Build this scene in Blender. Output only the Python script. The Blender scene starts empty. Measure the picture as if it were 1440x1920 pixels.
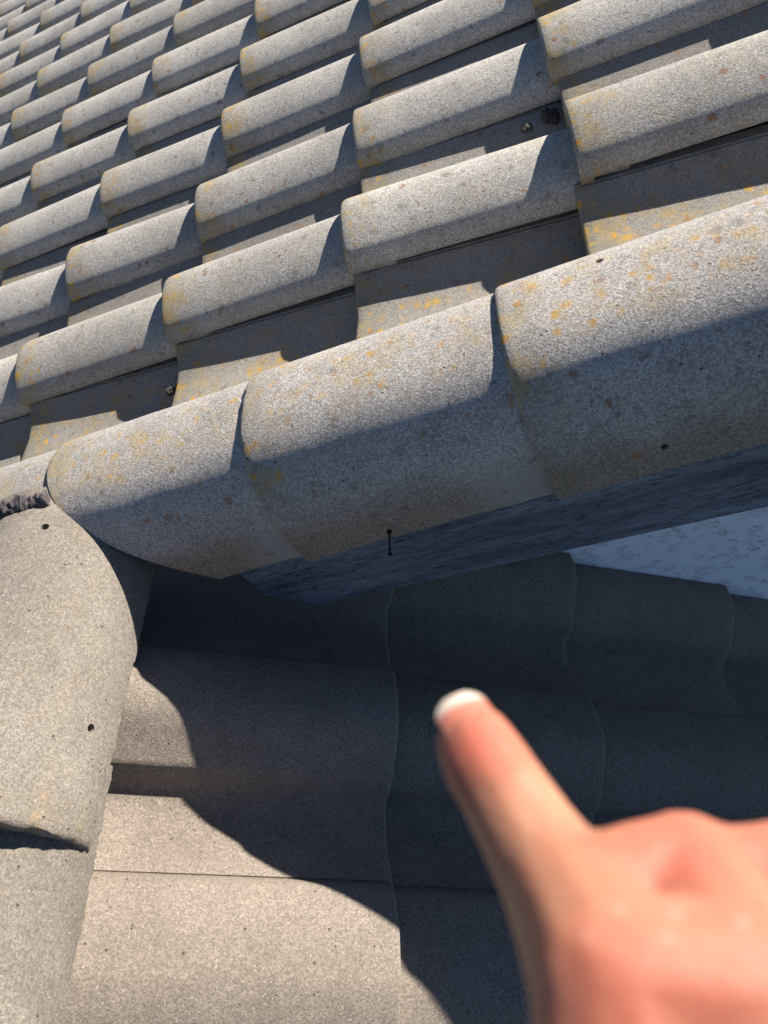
import bpy, bmesh, math, random
import numpy as np
from mathutils import Vector, Matrix, noise, Quaternion

random.seed(7)
S = bpy.context.scene
C = S.collection

# ------------------------------------------------------------------ camera
F_PX = 1391.73
R_CAM = np.array([[0.997452948, 0.0243897189, -0.0670280353],
                  [-0.0194819262, -0.810832771, -0.584953564],
                  [-0.0686153807, 0.584769492, -0.808292379]])     # rows: right, down, forward
CAM = np.array([0.121611017, -0.964267013, 0.701258593])
cd = bpy.data.cameras.new('camera')
cam = bpy.data.objects.new('camera', cd); C.objects.link(cam)
m = Matrix.Identity(4)
for r in range(3):
    m[r][0] = R_CAM[0][r]; m[r][1] = -R_CAM[1][r]; m[r][2] = -R_CAM[2][r]; m[r][3] = CAM[r]
cam.matrix_world = m
cd.sensor_fit = 'HORIZONTAL'
cd.sensor_width = 5.7
cd.lens = 5.7 * F_PX / 1440.0
cd.clip_start = 0.005
cd.clip_end = 400
cd.dof.use_dof = True
cd.dof.focus_distance = 1.2
cd.dof.aperture_fstop = 2.1
S.camera = cam

# ------------------------------------------------------------------ light
SUN = Vector((0.489, 0.557, 0.672)).normalized()
w = bpy.data.worlds.new('World'); S.world = w; w.use_nodes = True
nt = w.node_tree
bg = nt.nodes['Background']
sky = nt.nodes.new('ShaderNodeTexSky')
sky.sky_type = 'NISHITA'
sky.sun_disc = False
sky.sun_elevation = math.asin(SUN.z)
sky.sun_rotation = math.atan2(SUN.x, SUN.y)
nt.links.new(sky.outputs[0], bg.inputs[0])
bg.inputs[1].default_value = 0.056
sky.ozone_density = 4.5
sky.air_density = 0.62
sky.dust_density = 0.3
sl = bpy.data.lights.new('sun', 'SUN')
sl.energy = 5.0
sl.angle = math.radians(0.55)
sl.color = (1.0, 0.93, 0.85)
so = bpy.data.objects.new('sun', sl); C.objects.link(so)
so.rotation_mode = 'QUATERNION'
so.rotation_quaternion = SUN.to_track_quat('Z', 'Y')
so.location = (3, 3, 8)
S.view_settings.view_transform = 'Standard'
S.view_settings.look = 'None'
S.view_settings.gamma = 1
S.view_settings.use_curve_mapping = False
S.view_settings.exposure = 1.08

# ------------------------------------------------------------------ node helpers
class NB:
    def __init__(self, name):
        self.m = bpy.data.materials.new(name); self.m.use_nodes = True
        self.t = self.m.node_tree
        self.b = self.t.nodes['Principled BSDF']
    def n(self, kind, **kw):
        x = self.t.nodes.new(kind)
        for k, v in kw.items():
            if hasattr(x, k): setattr(x, k, v)
        return x
    def put(self, sock, v):
        if isinstance(v, bpy.types.NodeSocket): self.t.links.new(v, sock)
        elif isinstance(v, (tuple, list)) and len(v) == 3 and sock.type == 'RGBA': sock.default_value = (*v, 1)
        else: sock.default_value = v
    def math(self, op, a, b=0.0, c=None, clamp=False):
        x = self.n('ShaderNodeMath', operation=op); x.use_clamp = clamp
        self.put(x.inputs[0], a); self.put(x.inputs[1], b)
        if c is not None: self.put(x.inputs[2], c)
        return x.outputs[0]
    def vmath(self, op, a, b):
        x = self.n('ShaderNodeVectorMath', operation=op)
        self.put(x.inputs[0], a); self.put(x.inputs[1], b)
        return x.outputs[0]
    def noise(self, vec, scale, detail=2, rough=.5, dist=0.0):
        x = self.n('ShaderNodeTexNoise'); self.put(x.inputs['Vector'], vec)
        x.inputs['Scale'].default_value = scale; x.inputs['Detail'].default_value = detail
        x.inputs['Roughness'].default_value = rough; x.inputs['Distortion'].default_value = dist
        return x.outputs['Fac'], x.outputs['Color']
    def voro(self, vec, scale, rnd=1.0):
        x = self.n('ShaderNodeTexVoronoi'); self.put(x.inputs['Vector'], vec)
        x.inputs['Scale'].default_value = scale; x.inputs['Randomness'].default_value = rnd
        return x.outputs['Distance'], x.outputs['Color']
    def sep(self, v):
        x = self.n('ShaderNodeSeparateXYZ'); self.put(x.inputs[0], v); return x.outputs
    def ss(self, v, a, b, lo=0.0, hi=1.0):
        x = self.n('ShaderNodeMapRange', interpolation_type='SMOOTHSTEP')
        self.put(x.inputs[0], v)
        x.inputs[1].default_value = a; x.inputs[2].default_value = b
        x.inputs[3].default_value = lo; x.inputs[4].default_value = hi
        return x.outputs[0]
    def lin(self, v, a, b, lo, hi):
        x = self.n('ShaderNodeMapRange'); self.put(x.inputs[0], v)
        x.inputs[1].default_value = a; x.inputs[2].default_value = b
        x.inputs[3].default_value = lo; x.inputs[4].default_value = hi
        return x.outputs[0]
    def mix(self, f, a, b, mode='MIX'):
        x = self.n('ShaderNodeMix', data_type='RGBA'); x.blend_type = mode
        self.put(x.inputs[0], f); self.put(x.inputs[6], a); self.put(x.inputs[7], b)
        return x.outputs[2]
    def scale(self, col, f):
        x = self.n('ShaderNodeVectorMath', operation='SCALE'); self.put(x.inputs[0], col); self.put(x.inputs[3], f)
        return x.outputs[0]
    def bump(self, h, strength, dist, nrm=None):
        x = self.n('ShaderNodeBump'); self.put(x.inputs['Height'], h)
        x.inputs['Strength'].default_value = strength; x.inputs['Distance'].default_value = dist
        if nrm is not None: self.put(x.inputs['Normal'], nrm)
        return x.outputs[0]


def concrete(name, ca, cb, lichen, nose_dirt, grain=1.0, crest=0.0, near=.22, pan_dirt_shade=0.0, rim=0.0, vary=.09, rough=.93, spec=.25, dust=0.0):
    k = NB(name)
    tc = k.n('ShaderNodeTexCoord').outputs['Object']
    rnd = k.n('ShaderNodeObjectInfo').outputs['Random']
    off = k.math('MULTIPLY', rnd, 37.0)
    cx = k.n('ShaderNodeCombineXYZ')
    k.put(cx.inputs[0], off); k.put(cx.inputs[1], k.math('MULTIPLY', rnd, 91.0)); k.put(cx.inputs[2], k.math('MULTIPLY', rnd, 53.0))
    p = k.vmath('ADD', tc, cx.outputs[0])
    big, _ = k.noise(p, 7.0, 4, .6)
    mid, _ = k.noise(p, 38.0, 4, .65)
    col = k.mix(k.ss(big, .32, .68), ca, cb)
    col = k.scale(col, k.lin(mid, .3, .7, .93, 1.06))
    col = k.scale(col, k.lin(rnd, 0, 1, 1 - vary, 1 + vary))
    # sand grains
    fine, _ = k.noise(p, 480.0, 3, .75)
    _, vc = k.voro(p, 520.0)
    vx = k.sep(vc)
    g1 = k.lin(vx[0], 0, 1, 1 - .32 * grain, 1 + .32 * grain)
    g2 = k.lin(fine, .25, .75, 1 - .28 * grain, 1 + .28 * grain)
    col = k.scale(col, k.math('MULTIPLY', g1, g2))
    spark = k.ss(vx[1], .95, .99)
    col = k.mix(k.math('MULTIPLY', spark, .33 * grain), col, (.58, .54, .48))
    pit_d, pc = k.voro(p, 210.0)
    pits = k.math('MULTIPLY', k.ss(k.sep(pc)[2], .980, .992), k.ss(pit_d, .38, .22))
    col = k.mix(k.math('MULTIPLY', pits, .75), col, (.035, .033, .03))
    lx = k.sep(tc)[0]
    if pan_dirt_shade > 0:  # low pans darkened: some dirt, plus shade painted into the colour
        lz = k.math('ADD', k.sep(tc)[2], k.lin(mid, 0, 1, -.008, .008))
        col = k.mix(k.math('MULTIPLY', k.ss(lz, .004, -.012), pan_dirt_shade), col, (.135, .125, .105))
    if crest > 0:    # warm bounce light painted into the low skirt as a brown tint
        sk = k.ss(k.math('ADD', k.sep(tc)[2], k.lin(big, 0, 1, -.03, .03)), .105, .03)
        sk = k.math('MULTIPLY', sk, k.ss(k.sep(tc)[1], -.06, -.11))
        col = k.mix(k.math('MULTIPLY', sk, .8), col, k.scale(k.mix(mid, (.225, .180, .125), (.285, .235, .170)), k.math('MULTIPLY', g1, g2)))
    if dust > 0:     # smooth grey cement dust where the next tile drips onto the tail
        dn = k.math('ADD', lx, k.lin(big, 0, 1, -.06, .06))
        dd = k.math('MULTIPLY', k.ss(dn, .235, .325), k.ss(k.sep(tc)[2], .10, .03))
        col = k.mix(k.math('MULTIPLY', dd, dust), col, (.40, .385, .36))
    if rim > 0:
        col = k.mix(k.math('MULTIPLY', k.ss(k.math('ADD', lx, k.lin(mid, 0, 1, -.004, .004)), .0045, .001), rim), col, (.42, .40, .36))
    # dark wash towards the exposed nose edge
    nose = k.ss(k.math('ADD', lx, k.lin(mid, 0, 1, -.03, .03)), .075, .0)
    col = k.mix(k.math('MULTIPLY', nose, nose_dirt), col, (.16, .145, .09))
    if lichen > 0:
        _, wob = k.noise(p, 70.0, 3, .6)
        pw = k.vmath('ADD', p, k.scale(k.vmath('SUBTRACT', wob, (.5, .5, .5)), .022))
        gy = k.sep(k.n('ShaderNodeNewGeometry').outputs['Position'])[1]
        nearv = k.ss(gy, .55, -.15)
        # rust and grey spots all over
        d1, c1 = k.voro(pw, 42.0)
        s1 = k.sep(c1)
        dark = k.math('MULTIPLY', k.ss(s1[0], .66, .70), k.ss(d1, .30, .16))
        col = k.mix(k.math('MULTIPLY', dark, .45 * lichen), col, (.12, .105, .09))
        rust = k.math('MULTIPLY', k.ss(s1[1], .80, .86), k.ss(d1, .26, .10))
        col = k.mix(k.math('MULTIPLY', rust, .75 * lichen), col, (.34, .16, .06))
        # yellow-orange lichen gathered on the nose edges
        d2, c2 = k.voro(pw, 58.0)
        s2 = k.sep(c2)
        zone = k.ss(k.math('ADD', lx, k.lin(big, 0, 1, -.05, .05)), .095, .01)
        if crest > 0: zone = k.math('MULTIPLY', zone, k.ss(k.sep(tc)[2], .09, .14))
        zone = k.math('MAXIMUM', zone, k.math('MULTIPLY', nearv, near))
        if pan_dirt_shade > 0: zone = k.math('MAXIMUM', zone, k.math('MULTIPLY', k.ss(k.math('ADD', gy, k.lin(big, 0, 1, -.06, .06)), .02, -.08), .85))
        if crest > 0:
            gz = k.sep(tc)[2]
            cz = k.ss(k.math('ADD', gz, k.lin(mid, 0, 1, -.02, .02)), .158, .180)
            zone = k.math('MAXIMUM', zone, k.math('MULTIPLY', cz, crest))
        pick = k.ss(k.math('ADD', s2[0], k.math('MULTIPLY', zone, .5)), .98, 1.06)
        yel = k.math('MULTIPLY', k.math('MULTIPLY', pick, k.ss(d2, .52, .08)), k.lin(mid, .35, .6, .2, 1.0))
        ycol = k.mix(s2[1], (.52, .25, .03), (.54, .33, .03))
        col = k.mix(k.math('MULTIPLY', k.math('MULTIPLY', yel, zone), 1.3 * lichen, clamp=True), col, ycol)
        film_n, _ = k.noise(pw, 26.0, 4, .7)
        film = k.math('MULTIPLY', k.math('MULTIPLY', k.ss(film_n, .44, .66), zone), .6 * lichen)
        col = k.mix(film, col, (.42, .28, .07))
    k.put(k.b.inputs['Base Color'], col)
    k.b.inputs['Roughness'].default_value = rough
    k.b.inputs['Specular IOR Level'].default_value = spec
    h = k.math('ADD', k.math('MULTIPLY', fine, .8), k.math('MULTIPLY', vx[2], .55))
    h = k.math('SUBTRACT', h, k.math('MULTIPLY', pits, 1.2))
    b1 = k.bump(h, .9, .0013 + .0006 * (crest > 0))
    b2 = k.bump(mid, .2, .004, b1)
    k.put(k.b.inputs['Normal'], b2)
    return k.m

M_UP = concrete('weathered_concrete', (.365, .347, .312), (.452, .430, .386), 1.0, .35, pan_dirt_shade=.52)
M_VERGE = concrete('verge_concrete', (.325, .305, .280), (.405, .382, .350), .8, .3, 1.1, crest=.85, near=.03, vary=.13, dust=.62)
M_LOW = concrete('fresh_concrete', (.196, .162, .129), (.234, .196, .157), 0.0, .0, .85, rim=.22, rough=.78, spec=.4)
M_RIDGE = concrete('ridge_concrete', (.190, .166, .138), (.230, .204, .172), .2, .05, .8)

def m_wood():
    k = NB('painted_weathered_wood')
    tc = k.n('ShaderNodeTexCoord').outputs['Object']
    mp = k.n('ShaderNodeMapping'); k.put(mp.inputs[0], tc); mp.inputs['Scale'].default_value = (42, 300, 300)
    a, _ = k.noise(mp.outputs[0], 1.0, 9, .78, .9)
    mp2 = k.n('ShaderNodeMapping'); k.put(mp2.inputs[0], tc); mp2.inputs['Scale'].default_value = (4, 40, 40)
    b, _ = k.noise(mp2.outputs[0], 1.0, 5, .65, .3)
    col = k.mix(k.ss(b, .3, .7), (.085, .105, .135), (.23, .27, .32))
    col = k.mix(k.ss(a, .49, .40), col, (.022, .028, .04))
    col = k.mix(k.math('MULTIPLY', k.ss(a, .6, .75), .5), col, (.25, .25, .25))
    k.put(k.b.inputs['Base Color'], col); k.b.inputs['Roughness'].default_value = .8
    k.put(k.b.inputs['Normal'], k.bump(a, .9, .003))
    return k.m
M_WOOD = m_wood()

def m_stucco():
    k = NB('white_scratch_render')
    tc = k.n('ShaderNodeTexCoord').outputs['Object']
    _, wob = k.noise(tc, 22, 2, .5)
    p = k.vmath('ADD', tc, k.scale(wob, .03))
    mp = k.n('ShaderNodeMapping'); k.put(mp.inputs[0], p); mp.inputs['Scale'].default_value = (85, 85, 140)
    a, _ = k.noise(mp.outputs[0], 1.0, 1, .4, 1.4)
    cut = k.math('MULTIPLY', k.ss(k.math('ABSOLUTE', k.math('SUBTRACT', a, .5)), .035, .008), k.ss(k.noise(tc, 34, 1)[0], .5, .6))
    f, _ = k.noise(tc, 260, 3, .6)
    col = k.scale(k.mix(k.math('MULTIPLY', cut, .62), (.88, .93, .97), (.45, .49, .53)), k.lin(f, .3, .7, .93, 1.04))
    low = k.sep(tc)[2]
    k.put(k.b.inputs['Base Color'], col); k.b.inputs['Roughness'].default_value = .9
    h = k.math('SUBTRACT', k.math('MULTIPLY', f, .25), cut)
    k.put(k.b.inputs['Normal'], k.bump(h, .8, .003))
    return k.m
M_WALL = m_stucco()

def m_plain(name, c, rough=.85, metal=0.0, nz=120, amp=.3, bump=.4):
    k = NB(name)
    tc = k.n('ShaderNodeTexCoord').outputs['Object']
    a, _ = k.noise(tc, nz, 4, .65)
    k.put(k.b.inputs['Base Color'], k.scale(k.mix(a, c, c), k.lin(a, .25, .75, 1 - amp, 1 + amp)))
    k.b.inputs['Roughness'].default_value = rough; k.b.inputs['Metallic'].default_value = metal
    k.put(k.b.inputs['Normal'], k.bump(a, bump, .002))
    return k.m
M_DECK = m_plain('roof_underlay', (.03, .03, .032))
M_MORTAR = m_plain('dark_crumbly_mortar', (.085, .072, .072), .95, 0, 160, .55, .9)
M_NAIL = m_plain('rusty_nail_steel', (.018, .015, .014), .6, .6)
M_MOSS = m_plain('dry_dark_moss', (.06, .055, .045), 1.0, 0, 300, .7, 1.0)
M_GROUND = m_plain('garden_ground', (.05, .06, .035), .95, 0, 3, .4, .3)

# ------------------------------------------------------------------ object helpers
def link(name, mesh, mat=None, parent=None):
    o = bpy.data.objects.new(name, mesh); C.objects.link(o)
    if mat and not mesh.materials: mesh.materials.append(mat)
    if parent is not None: o.parent = parent
    return o
def empty(name, loc=(0, 0, 0)):
    o = bpy.data.objects.new(name, None); C.objects.link(o); o.location = loc; o.empty_display_size = .1
    return o
def tag(o, label=None, cat=None, group=None, kind=None):
    if label: o['label'] = label
    if cat: o['category'] = cat
    if group: o['group'] = group
    if kind: o['kind'] = kind
    return o
def mesh_of(bm, name, smooth=True, sharp=38):
    bmesh.ops.recalc_face_normals(bm, faces=bm.faces[:])
    me = bpy.data.meshes.new(name); bm.to_mesh(me); bm.free()
    if smooth:
        for f in me.polygons: f.use_smooth = True
        me.set_sharp_from_angle(angle=math.radians(sharp))
    return me
def box_bm(bm, lo, hi):
    vs = [bm.verts.new((x, y, z)) for x in (lo[0], hi[0]) for y in (lo[1], hi[1]) for z in (lo[2], hi[2])]
    for q in ((0, 1, 3, 2), (4, 6, 7, 5), (0, 4, 5, 1), (2, 3, 7, 6), (0, 2, 6, 4), (1, 5, 7, 3)):
        bm.faces.new([vs[i] for i in q])
def slab(bm, top, bot):
    """closed shell from two equal grids of points"""
    na, nb = len(top), len(top[0])
    T = [[bm.verts.new(p) for p in row] for row in top]
    B = [[bm.verts.new(p) for p in row] for row in bot]
    for i in range(na - 1):
        for j in range(nb - 1):
            bm.faces.new((T[i][j], T[i + 1][j], T[i + 1][j + 1], T[i][j + 1]))
            bm.faces.new((B[i][j], B[i][j + 1], B[i + 1][j + 1], B[i + 1][j]))
    for i in range(na - 1):
        for j in (0, nb - 1):
            bm.faces.new((T[i][j], T[i + 1][j], B[i + 1][j], B[i][j]))
    for j in range(nb - 1):
        for i in (0, na - 1):
            bm.faces.new((T[i][j], T[i][j + 1], B[i][j + 1], B[i][j]))
def eval_mesh(o, name):
    dg = bpy.context.evaluated_depsgraph_get(); dg.update()
    me = bpy.data.meshes.new_from_object(o.evaluated_get(dg)); me.name = name
    return me
def cut_holes(me, name, holes, radius=.0045):
    """real nail holes: holes = [(point, direction)]"""
    o = bpy.data.objects.new('hole_cutting', me); C.objects.link(o)
    bm = bmesh.new()
    for p, d in holes:
        q = Vector(d).to_track_quat('Z', 'Y')
        mat = Matrix.Translation(p) @ q.to_matrix().to_4x4()
        bmesh.ops.create_cone(bm, cap_ends=True, segments=14, radius1=radius, radius2=radius, depth=.05, matrix=mat)
    cm = bpy.data.meshes.new('hole_cutter'); bm.to_mesh(cm); bm.free()
    co = bpy.data.objects.new('hole_cutter', cm); C.objects.link(co)
    md = o.modifiers.new('b', 'BOOLEAN'); md.operation = 'DIFFERENCE'; md.object = co; md.solver = 'EXACT'
    out = eval_mesh(o, name)
    for x in (o, co): bpy.data.objects.remove(x)
    bpy.data.meshes.remove(cm)
    for f in out.polygons: f.use_smooth = True
    out.set_sharp_from_angle(angle=math.radians(38))
    return out

# ------------------------------------------------------------------ frames
TH = 0.379928757
D1 = Vector((math.cos(TH), 0, math.sin(TH))); N1 = Vector((-math.sin(TH), 0, math.cos(TH))); Y = Vector((0, 1, 0))
G1, G2, W = 0.344119, 0.333976, 0.30
YAW = 0.025
d2 = Vector((math.cos(TH), 0, -math.sin(TH))); N2 = Vector((math.sin(TH), 0, math.cos(TH)))
D2 = (d2 * math.cos(YAW) + Y * math.sin(YAW)).normalized(); Y2 = (Y * math.cos(YAW) - d2 * math.sin(YAW)).normalized()
O2 = Vector((0.0492027, -0.495144, -0.357663))
O2 = Vector(CAM) + (O2 - Vector(CAM)) * 1.014
def frame(o, x, y, z):
    mm = Matrix.Identity(4)
    for r in range(3):
        mm[r][0], mm[r][1], mm[r][2], mm[r][3] = x[r], y[r], z[r], o[r]
    return mm
def project(p):
    q = R_CAM @ (np.array(p) - CAM)
    if q[2] < .05: return None
    return q[0] / q[2] * F_PX + 720, q[1] / q[2] * F_PX + 960
def unproject(px, py, depth):
    return Vector(CAM + R_CAM.T @ np.array([(px - 720) / F_PX * depth, (py - 960) / F_PX * depth, depth]))

# ------------------------------------------------------------------ roof tile: roll with a free lip, flank, pan
PROF = [(0, -.003), (.002, .0035), (.005, .0105), (.0085, .0165), (.0125, .0210), (.018, .0250), (.027, .0300), (.040, .0362), (.060, .0430),
        (.078, .0468), (.094, .0480), (.108, .0470), (.120, .0435), (.135, .0362), (.155, .0255), (.166, .0195),
        (.1725, .0155), (.1765, .0065), (.1815, -.0075), (.188, -.0185), (.197, -.0248), (.212, -.0275), (.230, -.0270),
        (.250, -.0230), (.270, -.0175), (.285, -.0128),
        (.299, -.0088), (.3005, -.0108), (.303, -.0108), (.3045, -.0083), (.322, -.0080)]
TLEN = .42
def roof_tile_mesh(seed, flat=False, snug=0):
    xs = [0, .0015, .005, .014, .022, .05, .10, .16, .22, .28, .34, TLEN]
    top, bot = [], []
    rs = random.Random(seed)
    ox = rs.random() * 50
    for x in xs:
        tr, br = [], []
        for (wv, h) in PROF:
            if snug == 1 and .095 < wv < .178: h -= .008 * min(1.0, (wv - .095) / .06)
            if snug == 2 and .095 < wv < .178: h += .013 * min(1.0, (wv - .095) / .06)
            if snug and .180 < wv < .275: h -= .008 * min(1.0, (wv - .180) / .01, (.275 - wv) / .04)
            if snug and wv > .28: h += .0066 * min(1.0, (wv - .28) / .018)
            if flat and wv < .205: h = -.0345
            elif flat: h -= .007 * max(0.0, min(1.0, (.30 - wv) / .03))
            rag = .0011 * noise.noise((wv * 90 + ox, 3.1, 7.7)) + .0012 * noise.noise((wv * 22 + ox, 9.1, 2.2))
            xx = x + (rag if x < .012 else 0)
            dz = (-.0030 if x == 0 else -.0012 if x == .0015 else 0) + .0007 * noise.noise((wv * 14 + ox, x * 14, 1.3))
            thick = (.040 if flat else .034) if x < .018 else .0135
            if flat: pass
            elif wv < .002: thick = .004 if x >= .018 else .006
            elif wv < .005: thick = .010 if x >= .018 else .012
            tr.append((xx, wv, h + dz)); br.append((xx + (.001 if x == 0 else 0), wv, h - thick))
        top.append(tr); bot.append(br)
    bm = bmesh.new(); slab(bm, top, bot)
    return mesh_of(bm, 'roof_tile')
TILES_UP = [roof_tile_mesh(s) for s in range(4)]
TILES_EDGE = [roof_tile_mesh(s + 40, True) for s in range(2)]
for t in TILES_EDGE: t.materials.append(M_UP)
TILES_LOW = [roof_tile_mesh(s + 20, False, 1 if s < 3 else 2) for s in range(6)]
for t in TILES_UP: t.materials.append(M_UP)
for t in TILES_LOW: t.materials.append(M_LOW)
TILT = .025
def tile_frame(o, up, across, n, yaw=0.0, tilt=TILT, g=G1):
    up = (up * math.cos(yaw) + across * math.sin(yaw)).normalized()
    x = (up - n * (tilt / g)).normalized()
    y = (across - x * across.dot(x)).normalized()
    return frame(o, x, y, x.cross(y))

# ------------------------------------------------------------------ ground
bm = bmesh.new(); bmesh.ops.create_grid(bm, x_segments=8, y_segments=8, size=150)
g = link('ground', mesh_of(bm, 'ground', False), M_GROUND); g.location = (0, 0, -3.2)
tag(g, kind='structure')

# ------------------------------------------------------------------ house with the upper roof
house = tag(empty('house', (0, 0, -3.2)), 'white rendered house under the weathered grey tiled roof with a dark bargeboard', 'house')
def child(o, parent):
    o.parent = parent; o.matrix_parent_inverse = parent.matrix_world.inverted(); return o
bpy.context.view_layer.update()
PINV = {}
def adopt(o, parent, world=None):
    """parent without moving"""
    wm = world if world is not None else o.matrix_basis.copy()
    o.parent = parent
    o.matrix_basis = PINV[parent.name] @ wm
def reg(o, world): PINV[o.name] = world.inverted()
reg(house, Matrix.Translation((0, 0, -3.2)))

# gable wall
WALL_Y = -.230
bm = bmesh.new()
def at1(s, y, h): return D1 * s + Y * y + N1 * h
def gable_pts(y):
    a, b = at1(-3.6, y, -.115), at1(3.2, y, -.115)
    return [Vector((a.x, y, -3.19)), Vector((b.x, y, -3.19)), b, a]
fr = [bm.verts.new(p) for p in gable_pts(WALL_Y)]; bk = [bm.verts.new(p) for p in gable_pts(WALL_Y + .25)]
bm.faces.new(fr); bm.faces.new(bk[::-1])
for i in range(4): bm.faces.new((fr[i], bk[i], bk[(i + 1) % 4], fr[(i + 1) % 4]))
adopt(link('wall', mesh_of(bm, 'wall', False), M_WALL), house)

# roof deck (underlay)
WR = frame(Vector((0, 0, 0)), D1, Y, N1)
bm = bmesh.new(); box_bm(bm, (-4.2, -.27, -.112), (3.0, 6.2, -.096))
roof = link('roof', mesh_of(bm, 'roof', False), M_DECK)
adopt(roof, house, WR); reg(roof, WR)

# bargeboard and soffit in the frame of the slope
BB_Y = -.400
bm = bmesh.new(); box_bm(bm, (-.243, BB_Y, -.279), (2.6, BB_Y + .024, -.03))
co = WR.inverted() @ (O2 + N2 * .0)
nn = WR.to_3x3().inverted() @ N2
bmesh.ops.bisect_plane(bm, geom=bm.verts[:] + bm.edges[:] + bm.faces[:], plane_co=co, plane_no=nn, clear_inner=True)
bmesh.ops.holes_fill(bm, edges=bm.edges[:])
bmesh.ops.bevel(bm, geom=bm.edges[:], offset=.0018, segments=2, affect='EDGES')
bb = link('bargeboard', mesh_of(bm, 'bargeboard', True, 30), M_WOOD); adopt(bb, house, WR)
bm = bmesh.new(); box_bm(bm, (-.243, BB_Y + .026, -.225), (2.6, WALL_Y - .002, -.207))
bmesh.ops.bisect_plane(bm, geom=bm.verts[:] + bm.edges[:] + bm.faces[:], plane_co=co, plane_no=nn, clear_inner=True)
bmesh.ops.holes_fill(bm, edges=bm.edges[:])
adopt(link('soffit', mesh_of(bm, 'soffit', False), M_WOOD), house, WR)

# upper tiles, one object each
rt = random.Random(11)
cols = []
for i in range(-1, 17):
    for j in range(-9, 4):
        cen = D1 * (j * G1 + .2) + Y * (i * W + .12)
        pr = project(cen)
        if pr is None: continue
        dist = (cen - Vector(CAM)).length
        mg = F_PX * .36 / dist
        if -mg < pr[0] < 1440 + mg and -mg < pr[1] < 1920 + mg: cols.append((i, j))
for (i, j) in cols:
    du, dy, dh = rt.uniform(-.003, .003), rt.uniform(-.0025, .0025), rt.uniform(-.0015, .0015)
    if i == 0: du += {0: -.003, -1: -.005, -2: -.009, 1: .006}.get(j, 0); dh += {0: .004, -1: .002, 1: .006}.get(j, 0)
    org = D1 * (j * G1 + du) + Y * (i * W + dy) + N1 * dh
    if i == -1: dh += {1: .008, 0: .006, -1: .006}.get(j, .004)
    tl = {(0, -1): .020, (0, 0): .037, (0, 1): .028, (-1, 0): .045, (-1, -1): .034, (-1, 1): .042, (-1, -2): .036, (-1, 2): .036}.get((i, j), TILT + rt.uniform(-.005, .005))
    wm = tile_frame(org, D1, Y, N1, rt.uniform(-.006, .006), tl)
    me = TILES_UP[rt.randrange(4)]
    if i == -1: me = TILES_EDGE[rt.randrange(2)]      # the edge tile has only a pan, running under the verge tiles
    adopt(link('roof_tile', me), roof, wm)

# ------------------------------------------------------------------ verge tiles along the gable edge
VY, VH, VRY, VRH, VS0, VPOW = -.2998, -.1133, .1339, .1797, .2358, 2 / 2.57
VT = .019
def verge_point(x, t, inset=0.0):
    """local frame: x uphill from the nose, y across (towards the roof), z up; z=0 at the skirt"""
    k = 1 - .046 * x / G1
    ry, rh = (VRY - inset) * (1 - .09 * x / G1 * (1 - max(0.0, math.sin(t)))), (VRH - inset) * k
    c, sn = math.cos(t), max(0.0, math.sin(t))
    y = ry * math.copysign(abs(c) ** VPOW, c)
    return Vector((x - .039 * y, y, rh * sn ** VPOW))
def verge_mesh(seed, clip=None, holes=(), x1=.43):
    bm = bmesh.new()
    xs = [0, .0016, .005, .012] + [x1 * q / 22 for q in range(1, 23)]
    ts = [math.radians(a) for a in np.linspace(4, 180, 66)]
    top, bot = [], []
    for x in xs:
        tr, br = [], []
        for t in ts:
            rag = (.0016 * noise.noise((t * 9, seed, 1.0)) + .0012 * noise.noise((t * 31, seed, 5.0))) if x < .012 else 0
            ins = .0028 if x == 0 else .001 if x == .0016 else 0
            ins += .0005 * noise.noise((x * 16, t * 3, seed)) + .0003 * noise.noise((x * 70, t * 12, seed))
            p = verge_point(x, t, ins); p.x += rag
            if t > 3.1: p.z += .0014 * noise.noise((x * 45, 0, seed)) + .0008 * noise.noise((x * 160, 0, seed))
            tr.append(p)
            b = verge_point(x, t, VT); b.x += rag * .5
            br.append(b)
        top.append(tr); bot.append(br)
    slab(bm, top, bot)
    if clip:
        for (pc, pn) in clip:
            bmesh.ops.bisect_plane(bm, geom=bm.verts[:] + bm.edges[:] + bm.faces[:], plane_co=pc, plane_no=pn, clear_outer=True)
            bmesh.ops.holes_fill(bm, edges=[e for e in bm.edges if e.is_boundary])
    me = mesh_of(bm, 'verge_tile')
    if holes:
        hs = []
        for (x, tdeg) in holes:
            t = math.radians(tdeg); p = verge_point(x, t)
            hs.append((p, Vector((0, math.cos(t) / VRY, math.sin(t) / VRH)).normalized()))
        me = cut_holes(me, 'verge_tile', hs)
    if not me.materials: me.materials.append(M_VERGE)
    return me
for j in range(-4, 4):
    org = D1 * (VS0 + j * G1) + Y * VY + N1 * VH
    wm = frame(org, D1, Y, N1)
    inv = wm.inverted()
    clip, holes = None, ()
    if j == -2:      # cut on the skew where it runs over the ridge
        a, b = Vector((-.421, -.348, -.098)), Vector((-.212, -.432, -.183))
        along = (b - a).normalized(); outn = Vector((-.35, -.75, .45)).normalized()
        pn = along.cross(outn).normalized()
        if pn.x > 0: pn = -pn
        clip = [(inv @ a, inv.to_3x3() @ pn)]
    if j <= -3:
        clip = [(inv @ Vector((-.45, -.352, -.09)), inv.to_3x3() @ Vector((0, -1, .12)).normalized())]
    if j == 0: holes = [(.1206, 76.6), (.1306, 171.0)]
    if j == 1: holes = [(.1306, 171.0)]
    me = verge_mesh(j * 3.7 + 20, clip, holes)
    adopt(link('verge_tile', me), roof, wm)

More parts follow.
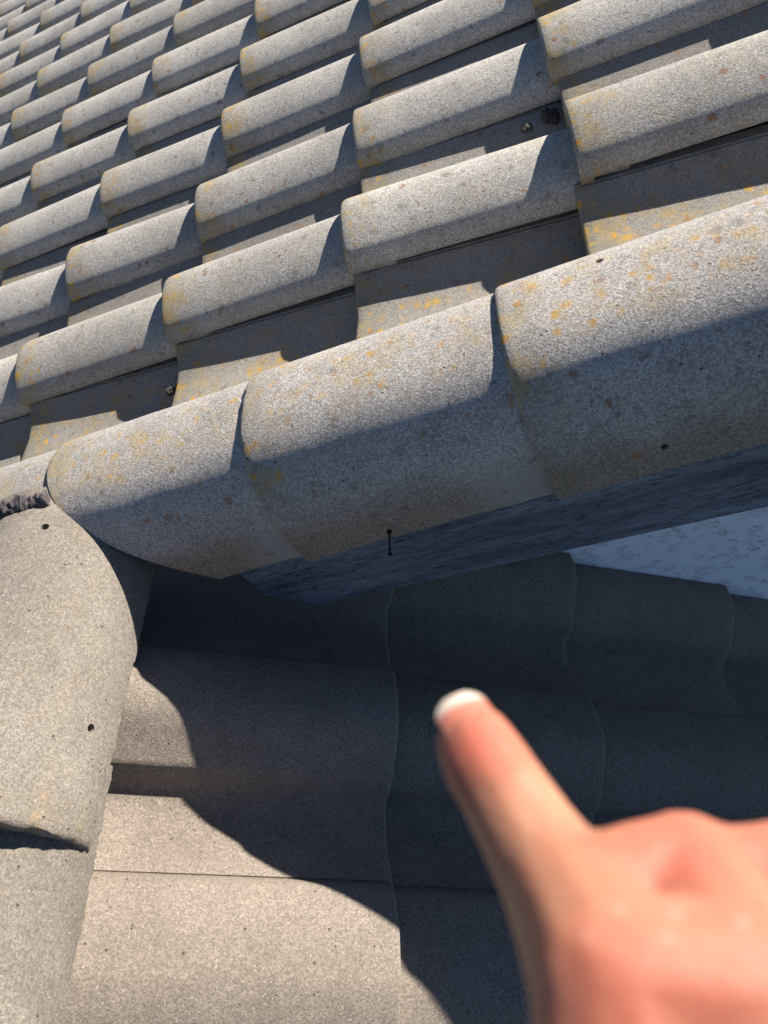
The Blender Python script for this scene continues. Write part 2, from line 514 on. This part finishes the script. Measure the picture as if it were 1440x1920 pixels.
# ------------------------------------------------------------------ extension: lower roof, ridge and tiles
ext = tag(empty('extension', (0, -2.0, -3.2)), 'lower extension with a shaded grey tiled roof and a capped ridge against the gable', 'extension')
reg(ext, Matrix.Translation((0, -2.0, -3.2)))
APX = O2 - d2 * .50
bm = bmesh.new()
def deck(bm, p0, p1, ya, yb, th=.016):
    a = [Vector((p0.x, ya, p0.z)), Vector((p1.x, ya, p1.z)), Vector((p1.x, yb, p1.z)), Vector((p0.x, yb, p0.z))]
    t = [bm.verts.new(q) for q in a]; b = [bm.verts.new(q - Vector((0, 0, th))) for q in a]
    bm.faces.new(t); bm.faces.new(b[::-1])
    for i in range(4): bm.faces.new((t[i], t[(i + 1) % 4], b[(i + 1) % 4], b[i]))
e0 = APX - N2 * .10
deck(bm, e0, e0 + d2 * 3.2, WALL_Y - .004, -4.2)
dl = Vector((-d2.x, 0, d2.z))
deck(bm, e0 + Vector((-.002, 0, 0)), e0 + Vector((-.002, 0, 0)) + dl * 2.6, WALL_Y - .004, -4.2)
eroof = link('roof', mesh_of(bm, 'extension_roof', False), M_DECK)
adopt(eroof, ext, Matrix.Identity(4)); reg(eroof, Matrix.Identity(4))
bm = bmesh.new(); box_bm(bm, (-2.6, -4.0, -3.19), (2.3, WALL_Y - .004, -1.62))
adopt(link('wall', mesh_of(bm, 'extension_wall', False), M_WALL), ext, Matrix.Identity(4))

rl = random.Random(5)
for k in range(-1, 5):
    for mI in range(0, 6):
        cen = O2 + D2 * (mI * G2 - .2) - Y2 * (k * W + .15)
        pr = project(cen)
        if pr is None or not (-520 < pr[0] < 1960 and -300 < pr[1] < 2500): continue
        org = O2 + D2 * (mI * G2 + rl.uniform(-.002, .002)) - Y2 * (k * W + rl.uniform(-.0015, .0015)) + N2 * (.004 + rl.uniform(-.001, .001))
        wm = tile_frame(org, -D2, -Y2, N2, rl.uniform(-.004, .004), TILT * 1.15, G2)
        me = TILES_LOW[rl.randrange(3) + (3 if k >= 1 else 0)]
        if k == -1:      # cut to the wall
            bm = bmesh.new(); bm.from_mesh(me)
            inv = wm.inverted()
            bmesh.ops.bisect_plane(bm, geom=bm.verts[:] + bm.edges[:] + bm.faces[:], plane_co=inv @ Vector((0, WALL_Y - .001, 0)), plane_no=inv.to_3x3() @ Y, clear_outer=True)
            bmesh.ops.holes_fill(bm, edges=[e for e in bm.edges if e.is_boundary])
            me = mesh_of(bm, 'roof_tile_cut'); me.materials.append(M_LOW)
        adopt(link('roof_tile', me), eroof, wm)

# ridge tiles
RX, RZ, RRX, RRZ, RT = -.425, -.214, .143, .134, .030
def ridge_mesh(seed, holes=(), L=.46):
    bm = bmesh.new()
    xs = [0, .0018, .006, .014] + [.02 + (L - .02) * q / 110 for q in range(0, 111)]
    ts = np.radians(np.linspace(0, 180, 70))
    top, bot = [], []
    for x in xs:
        k = 1 - .15 * x / .36
        tr, br = [], []
        for t in ts:
            edge = 1.0 if x < .012 else .0
            rag = edge * (.0020 * noise.noise((t * 7, seed, 1.0)) + .0025 * noise.noise((t * 26, seed, 5.0)))
            ins = .0040 if x == 0 else .0016 if x == .0018 else 0
            ins += .0010 * noise.noise((x * 16, t * 3, seed)) + edge * .0012 * noise.noise((t * 40, x * 200, seed))
            fx, fz = (RRX - ins) * (1 - .055 * x / .36), (RRZ - ins) * k
            p = Vector((x + rag, fx * math.cos(t), fz * math.sin(t)))
            if t < .02 or t > 3.12: p.y += .0016 * noise.noise((x * 50, 0, seed)) + .0014 * noise.noise((x * 210, 0, seed)) + .0016 * noise.noise((x * 520, 3, seed)); p.z += .003 * noise.noise((x * 30, 1, seed))
            tr.append(p)
            br.append(Vector((x + rag * .4 + (.001 if x == 0 else 0), (fx - RT) * math.cos(t), (fz - RT) * math.sin(t) - (0.0))))
        top.append(tr); bot.append(br)
    slab(bm, top, bot)
    me = mesh_of(bm, 'ridge_tile')
    if holes:
        hs = []
        for (x, tdeg) in holes:
            t = math.radians(tdeg)
            hs.append((Vector((x, RRX * (1 - .055 * x / .36) * math.cos(t), RRZ * (1 - .15 * x / .36) * math.sin(t))), Vector((0, math.cos(t) / RRX, math.sin(t) / RRZ)).normalized()))
        me = cut_holes(me, 'ridge_tile', hs, .0055)
    if not me.materials: me.materials.append(M_RIDGE)
    return me
RDIR = Vector((-math.sin(.02), math.cos(.02), 0))        # towards the gable
RSIDE = Vector((0, 0, 1)).cross(RDIR)                    # points to -X
for q in range(4):
    org = Vector((RX, -.79, RZ)) - RDIR * (q * .36 - (0 if q else 0)) + Vector((0.42 * 0, 0, 0))
    org.x += .37 * .02 * 1.0
    me = ridge_mesh(q * 5.3 + 2, [(.385, 97), (.124, 157)] if q == 0 else [(.118, 163)])
    if q == 0:
        org.x -= .005; org.z += .024; rdir = (RDIR + Vector((.012, 0, -.050))).normalized()
    else: rdir = RDIR
    rside = Vector((0, 0, 1)).cross(rdir).normalized()
    adopt(link('ridge_tile', me), eroof, frame(org, rdir, rside, rdir.cross(rside)))

# crumbly mortar between ridge tile and verge tile
bm = bmesh.new()
rm = random.Random(3)
A, B = Vector((-.53, -.368, -.112)), Vector((-.419, -.354, -.094))
axm = (B - A).normalized(); um = Vector((0, -.55, .84)); vm = axm.cross(um).normalized(); um = vm.cross(axm)
rings = []
for q in range(110):
    f = q / 109; c = A.lerp(B, f); ring = []
    for a_ in range(18):
        t = a_ / 18 * 2 * math.pi
        p = c + um * math.sin(t) * .0045 + vm * math.cos(t) * .0095
        nv = noise.noise(p * 75) * 1.0 + noise.noise(p * 190) * .7 + noise.noise(p * 420) * .35
        p = c + (p - c) * (1 + .75 * nv) + axm * .003 * noise.noise(p * 150 + Vector((9, 0, 0)))
        ring.append(bm.verts.new(p))
    rings.append(ring)
for q in range(109):
    for a_ in range(18):
        bm.faces.new((rings[q][a_], rings[q + 1][a_], rings[q + 1][(a_ + 1) % 18], rings[q][(a_ + 1) % 18]))
for r_ in (rings[0], rings[-1]): bm.faces.new(r_)
adopt(link('mortar', mesh_of(bm, 'mortar', True, 32), M_MORTAR), ext, Matrix.Identity(4))

# bent nail hanging from the verge tile skirt
bm = bmesh.new()
a, b = Vector((.0635, -.4375, -.070)), Vector((.0615, -.4400, -.1165))
def rod(bm, a, b, r1, r2, seg=10):
    d = b - a
    mt = Matrix.Translation((a + b) / 2) @ d.to_track_quat('Z', 'Y').to_matrix().to_4x4()
    bmesh.ops.create_cone(bm, cap_ends=True, segments=seg, radius1=r1, radius2=r2, depth=d.length, matrix=mt)
rod(bm, a, b, .0015, .0015)
rod(bm, a + (a - b).normalized() * .0015, a - (a - b).normalized() * .002, .0034, .0030)
rod(bm, b + (a - b).normalized() * .003, b - (a - b).normalized() * .001, .0018, .0034)
adopt(link('nail', mesh_of(bm, 'nail'), M_NAIL), house, Matrix.Identity(4))

# ------------------------------------------------------------------ moss and debris lying in the tile pans
def clump(p, r, seed, label, n=9, sq=.7):
    r *= .85
    bm = bmesh.new(); rr = random.Random(seed)
    for q in range(n):
        c = Vector((rr.uniform(-1, 1), rr.uniform(-1, 1), rr.uniform(-.3, .6))) * r * .7
        ret = bmesh.ops.create_icosphere(bm, subdivisions=2, radius=r * rr.uniform(.35, .6), matrix=Matrix.Translation(c))
        for vv in ret['verts']: vv.co += (vv.co - c) * .6 * noise.noise(vv.co * 260 + Vector((seed, 0, 0)))
    o = link('moss_clump', mesh_of(bm, 'moss_clump', True, 25), M_MOSS); o.location = p
    tag(o, label, 'moss', 'moss clumps in the tile pans')
clump((.322, .272, .081), .017, 1, 'dark dry moss clump wedged under the nose of the second tile from the right edge', 12)
clump((.2830, .2500, .0760), .011, 2, 'small dark moss clump at the corner of the shadow right of the largest roll')
clump((-.5174, .243, -.255), .009, 3, 'small black moss crumb in the lit pan at the left side of the photo')
clump((-.3225, -.0651, -.178), .010, 4, 'grey moss crumb just above the left verge tile, at the end of a shadowed pan', 8)
clump((-.9097, 1.558, -.412), .012, 5, 'tiny pale crumb far up the roof among the small tiles')

# ------------------------------------------------------------------ pointing hand
def skin_mat():
    k = NB('sunlit_skin')
    at = k.n('ShaderNodeVertexColor'); at.layer_name = 'tone'
    tc = k.n('ShaderNodeTexCoord').outputs['Object']
    r = k.sep(at.outputs[0])
    a, _ = k.noise(tc, 55, 3, .6)
    col = k.mix(k.ss(a, .35, .65), (.385, .176, .104), (.435, .212, .128))
    col = k.mix(k.math('MULTIPLY', r[1], .45), col, (.72, .56, .48))
    col = k.mix(r[0], col, (.45, .125, .080))
    k.put(k.b.inputs['Base Color'], col)
    k.b.inputs['Roughness'].default_value = .55
    k.b.inputs['Specular IOR Level'].default_value = .28
    k.b.inputs['Subsurface Weight'].default_value = .6
    k.b.inputs['Subsurface Radius'].default_value = (1.0, .35, .2)
    k.b.inputs['Subsurface Scale'].default_value = .016
    f, _ = k.noise(tc, 480, 3, .6)
    f2, _ = k.noise(tc, 130, 3, .55)
    k.put(k.b.inputs['Normal'], k.bump(f, .3, .0008, k.bump(f2, .3, .0014)))
    return k.m
def nail_mat():
    k = NB('fingernail_keratin')
    at = k.n('ShaderNodeVertexColor'); at.layer_name = 'tone'
    r = k.sep(at.outputs[0])
    k.put(k.b.inputs['Base Color'], k.mix(r[0], (.50, .17, .11), (.58, .49, .40)))
    k.b.inputs['Roughness'].default_value = .3
    return k.m
def hp(px, py, d): return unproject(px, py, d)
INDEX = [(893, 1398, .160, .0089), (916, 1440, .156, .0096), (953, 1498, .150, .0096), (996, 1570, .143, .0101), (1043, 1645, .135, .0109),
         (1096, 1738, .122, .0119), (1160, 1850, .108, .0133)]
MIDDLE = [(1285, 1642, .132, .0113), (1345, 1755, .119, .0119), (1420, 1880, .105, .0132)]
MID_IN = [(1285, 1642, .132, .0108), (1300, 1700, .150, .0090), (1330, 1790, .158, .0082), (1380, 1900, .152, .0075)]
RING = [(1468, 1656, .132, .0108), (1530, 1780, .119, .0115), (1610, 1900, .106, .0128)]
RING_IN = [(1468, 1656, .132, .0104), (1485, 1720, .150, .0086), (1515, 1800, .158, .0080), (1550, 1910, .152, .0073)]
PINKY = [(1640, 1760, .134, .0092), (1700, 1860, .122, .0100), (1770, 1960, .110, .0116)]
PINKY_IN = [(1640, 1760, .134, .0090), (1650, 1820, .148, .0076), (1670, 1890, .154, .0070), (1700, 1980, .150, .0065)]
THUMB = [(1290, 2560, .092, .0150), (1200, 2230, .122, .0122), (1225, 1960, .146, .0098), (1320, 1840, .158, .0085), (1390, 1790, .163, .0072)]
WRIST = (1520, 2900, .082, .0200)
bm = bmesh.new()
def chain(pts, step=.0022):
    for (a, b) in zip(pts[:-1], pts[1:]):
        pa, pb = hp(*a[:3]), hp(*b[:3])
        n = max(2, int((pa - pb).length / step))
        for q in range(n + 1):
            f = q / n
            bmesh.ops.create_icosphere(bm, subdivisions=2, radius=a[3] * (1 - f) + b[3] * f, matrix=Matrix.Translation(pa.lerp(pb, f)))
for ch in (INDEX, MIDDLE, MID_IN, RING, RING_IN, PINKY, PINKY_IN, THUMB): chain(ch)
for (a, b) in ((INDEX[-1], MIDDLE[-1]), (MIDDLE[-1], RING[-1]), (RING[-1], PINKY[-1])): chain([a, b])
WL, WR_ = (1300, 2880, .082, .0170), (1760, 2880, .086, .0165)
for e, t in ((INDEX[-1], WL), (MIDDLE[-1], (1440, 2880, .080, .0175)), (RING[-1], (1600, 2880, .081, .0175)), (PINKY[-1], WR_)): chain([e, t], .003)
chain([THUMB[0], WL], .003)
# web between index and middle finger
chain([(1128, 1680, .128, .0105), (1200, 1655, .129, .0103), (1285, 1645, .131, .0110)])
chain([(1285, 1645, .132, .0108), (1380, 1664, .131, .0104), (1468, 1656, .131, .0106)])
right, down, fwd = Vector(R_CAM[0]), Vector(R_CAM[1]), Vector(R_CAM[2])
wl, wr = hp(*WL[:3]), hp(*WR_[:3])
for base in (wl, wl.lerp(wr, .33), wl.lerp(wr, .66), wr):
    end = base + down * .14 + right * .03 + fwd * .02
    for q in range(40):
        f = q / 39
        bmesh.ops.create_icosphere(bm, subdivisions=2, radius=.017 + .008 * f, matrix=Matrix.Translation(base.lerp(end, f)))
for (px, py, dd, rr) in ((940, 1494, .1475, .0052), (957, 1487, .1462, .0052), (975, 1480, .1462, .0052), (992, 1474, .1478, .0050),
                         (948, 1520, .1455, .0050), (966, 1512, .1444, .0050), (985, 1504, .1444, .0050)):
    bmesh.ops.create_icosphere(bm, subdivisions=2, radius=rr, matrix=Matrix.Translation(hp(px - 8, py, dd)))
hm = bpy.data.meshes.new('hand_raw'); bm.to_mesh(hm); bm.free()
ho = bpy.data.objects.new('hand_raw', hm); C.objects.link(ho)
md = ho.modifiers.new('r', 'REMESH'); md.mode = 'VOXEL'; md.voxel_size = .0011
ms = ho.modifiers.new('s', 'SMOOTH'); ms.iterations = 11; ms.factor = .5
hand_me = eval_mesh(ho, 'hand')
bpy.data.objects.remove(ho)
hand_me.materials.clear(); hand_me.materials.append(skin_mat())
for f in hand_me.polygons: f.use_smooth = True
ca = hand_me.color_attributes.new('tone', 'FLOAT_COLOR', 'POINT')
reds = [(hp(895, 1385, .152), .010, .9), (hp(1285, 1600, .124), .014, .9), (hp(1468, 1620, .124), .014, .9), (hp(1350, 1720, .106), .014, .5),
        (hp(1060, 1650, .126), .006, .3), (hp(1180, 1900, .094), .015, .7), (hp(1380, 1640, .118), .017, .55), (hp(1330, 1900, .094), .014, .6)]
n = len(hand_me.vertices)
co_ = np.empty(n * 3); hand_me.vertices.foreach_get('co', co_); co_ = co_.reshape(-1, 3)
tone = np.zeros(n)
for c, rad, s in reds:
    tone = np.maximum(tone, s * np.exp(-(((co_ - np.array(c)) ** 2).sum(1)) / (rad * rad)))
glint = np.zeros(n)  # small highlights painted into the skin colour as pale spots
ray_d = (co_ - CAM) @ R_CAM.T
pxy = ray_d[:, :2] / np.maximum(ray_d[:, 2:], .02) * F_PX + np.array([720, 960])
for fx, fy, fr in ((1267, 1712, 11), (1252, 1760, 9), (1163, 1706, 8), (1102, 1756, 9), (1030, 1846, 8), (1392, 1730, 13)):
    near = ((pxy - np.array([fx, fy])) ** 2).sum(1)
    glint = np.maximum(glint, np.exp(-near / (fr * fr)) * (ray_d[:, 2] < .125))
arr = np.stack([tone, glint, tone, np.ones(n)], 1).astype(np.float32).ravel()
ca.data.foreach_set('color', arr)
hand_root = tag(empty('hand', hp(1285, 1750, .125)), 'bare right hand with an outstretched index finger pointing at the lower roof tiles', 'hand')
reg(hand_root, Matrix.Translation(hp(1285, 1750, .125)))
adopt(link('skin', hand_me), hand_root, Matrix.Identity(4))
# nail on the back of the index finger with a long white free edge
tip, dip = hp(*INDEX[0][:3]), hp(*INDEX[2][:3])
ax = (tip - dip).normalized()
vw = (Vector(CAM) - tip).normalized()
up_ = (vw - ax * vw.dot(ax)).normalized()
up_ = (Quaternion(ax, .25) @ up_)
sd = ax.cross(up_).normalized()
bm = bmesh.new()
top, bot, tn = [], [], []
for q in range(19):
    f = q / 18
    rowt, rowb = [], []
    xx = -.0085 + .0182 * f
    hw = .0064 * (1 - .15 * max(0, .3 - f)) * (1 if f < .82 else math.sqrt(max(.0, 1 - ((f - .82) / .2) ** 2)))
    rad = .0086
    lift = .0004 - .0042 * max(0, f - .35) ** 1.6
    for s in range(13):
        a = (s / 12 - .5) * 2 * hw / rad
        p = tip + ax * xx + up_ * (rad * math.cos(a) + lift - .0006) + sd * rad * math.sin(a)
        rowt.append(p); rowb.append(p - up_ * .0006)
    top.append(rowt); bot.append(rowb)
slab(bm, top, bot)
nm = mesh_of(bm, 'fingernail', True, 50); nm.materials.append(nail_mat())
cn = nm.color_attributes.new('tone', 'FLOAT_COLOR', 'POINT')
for i, vv in enumerate(nm.vertices):
    t = (Vector(vv.co) - tip).dot(ax); t = min(1, max(0, (t - .0062) / .0008))
    cn.data[i].color = (t, t, t, 1)
adopt(link('fingernail', nm), hand_root, Matrix.Identity(4))
bpy.context.view_layer.update()
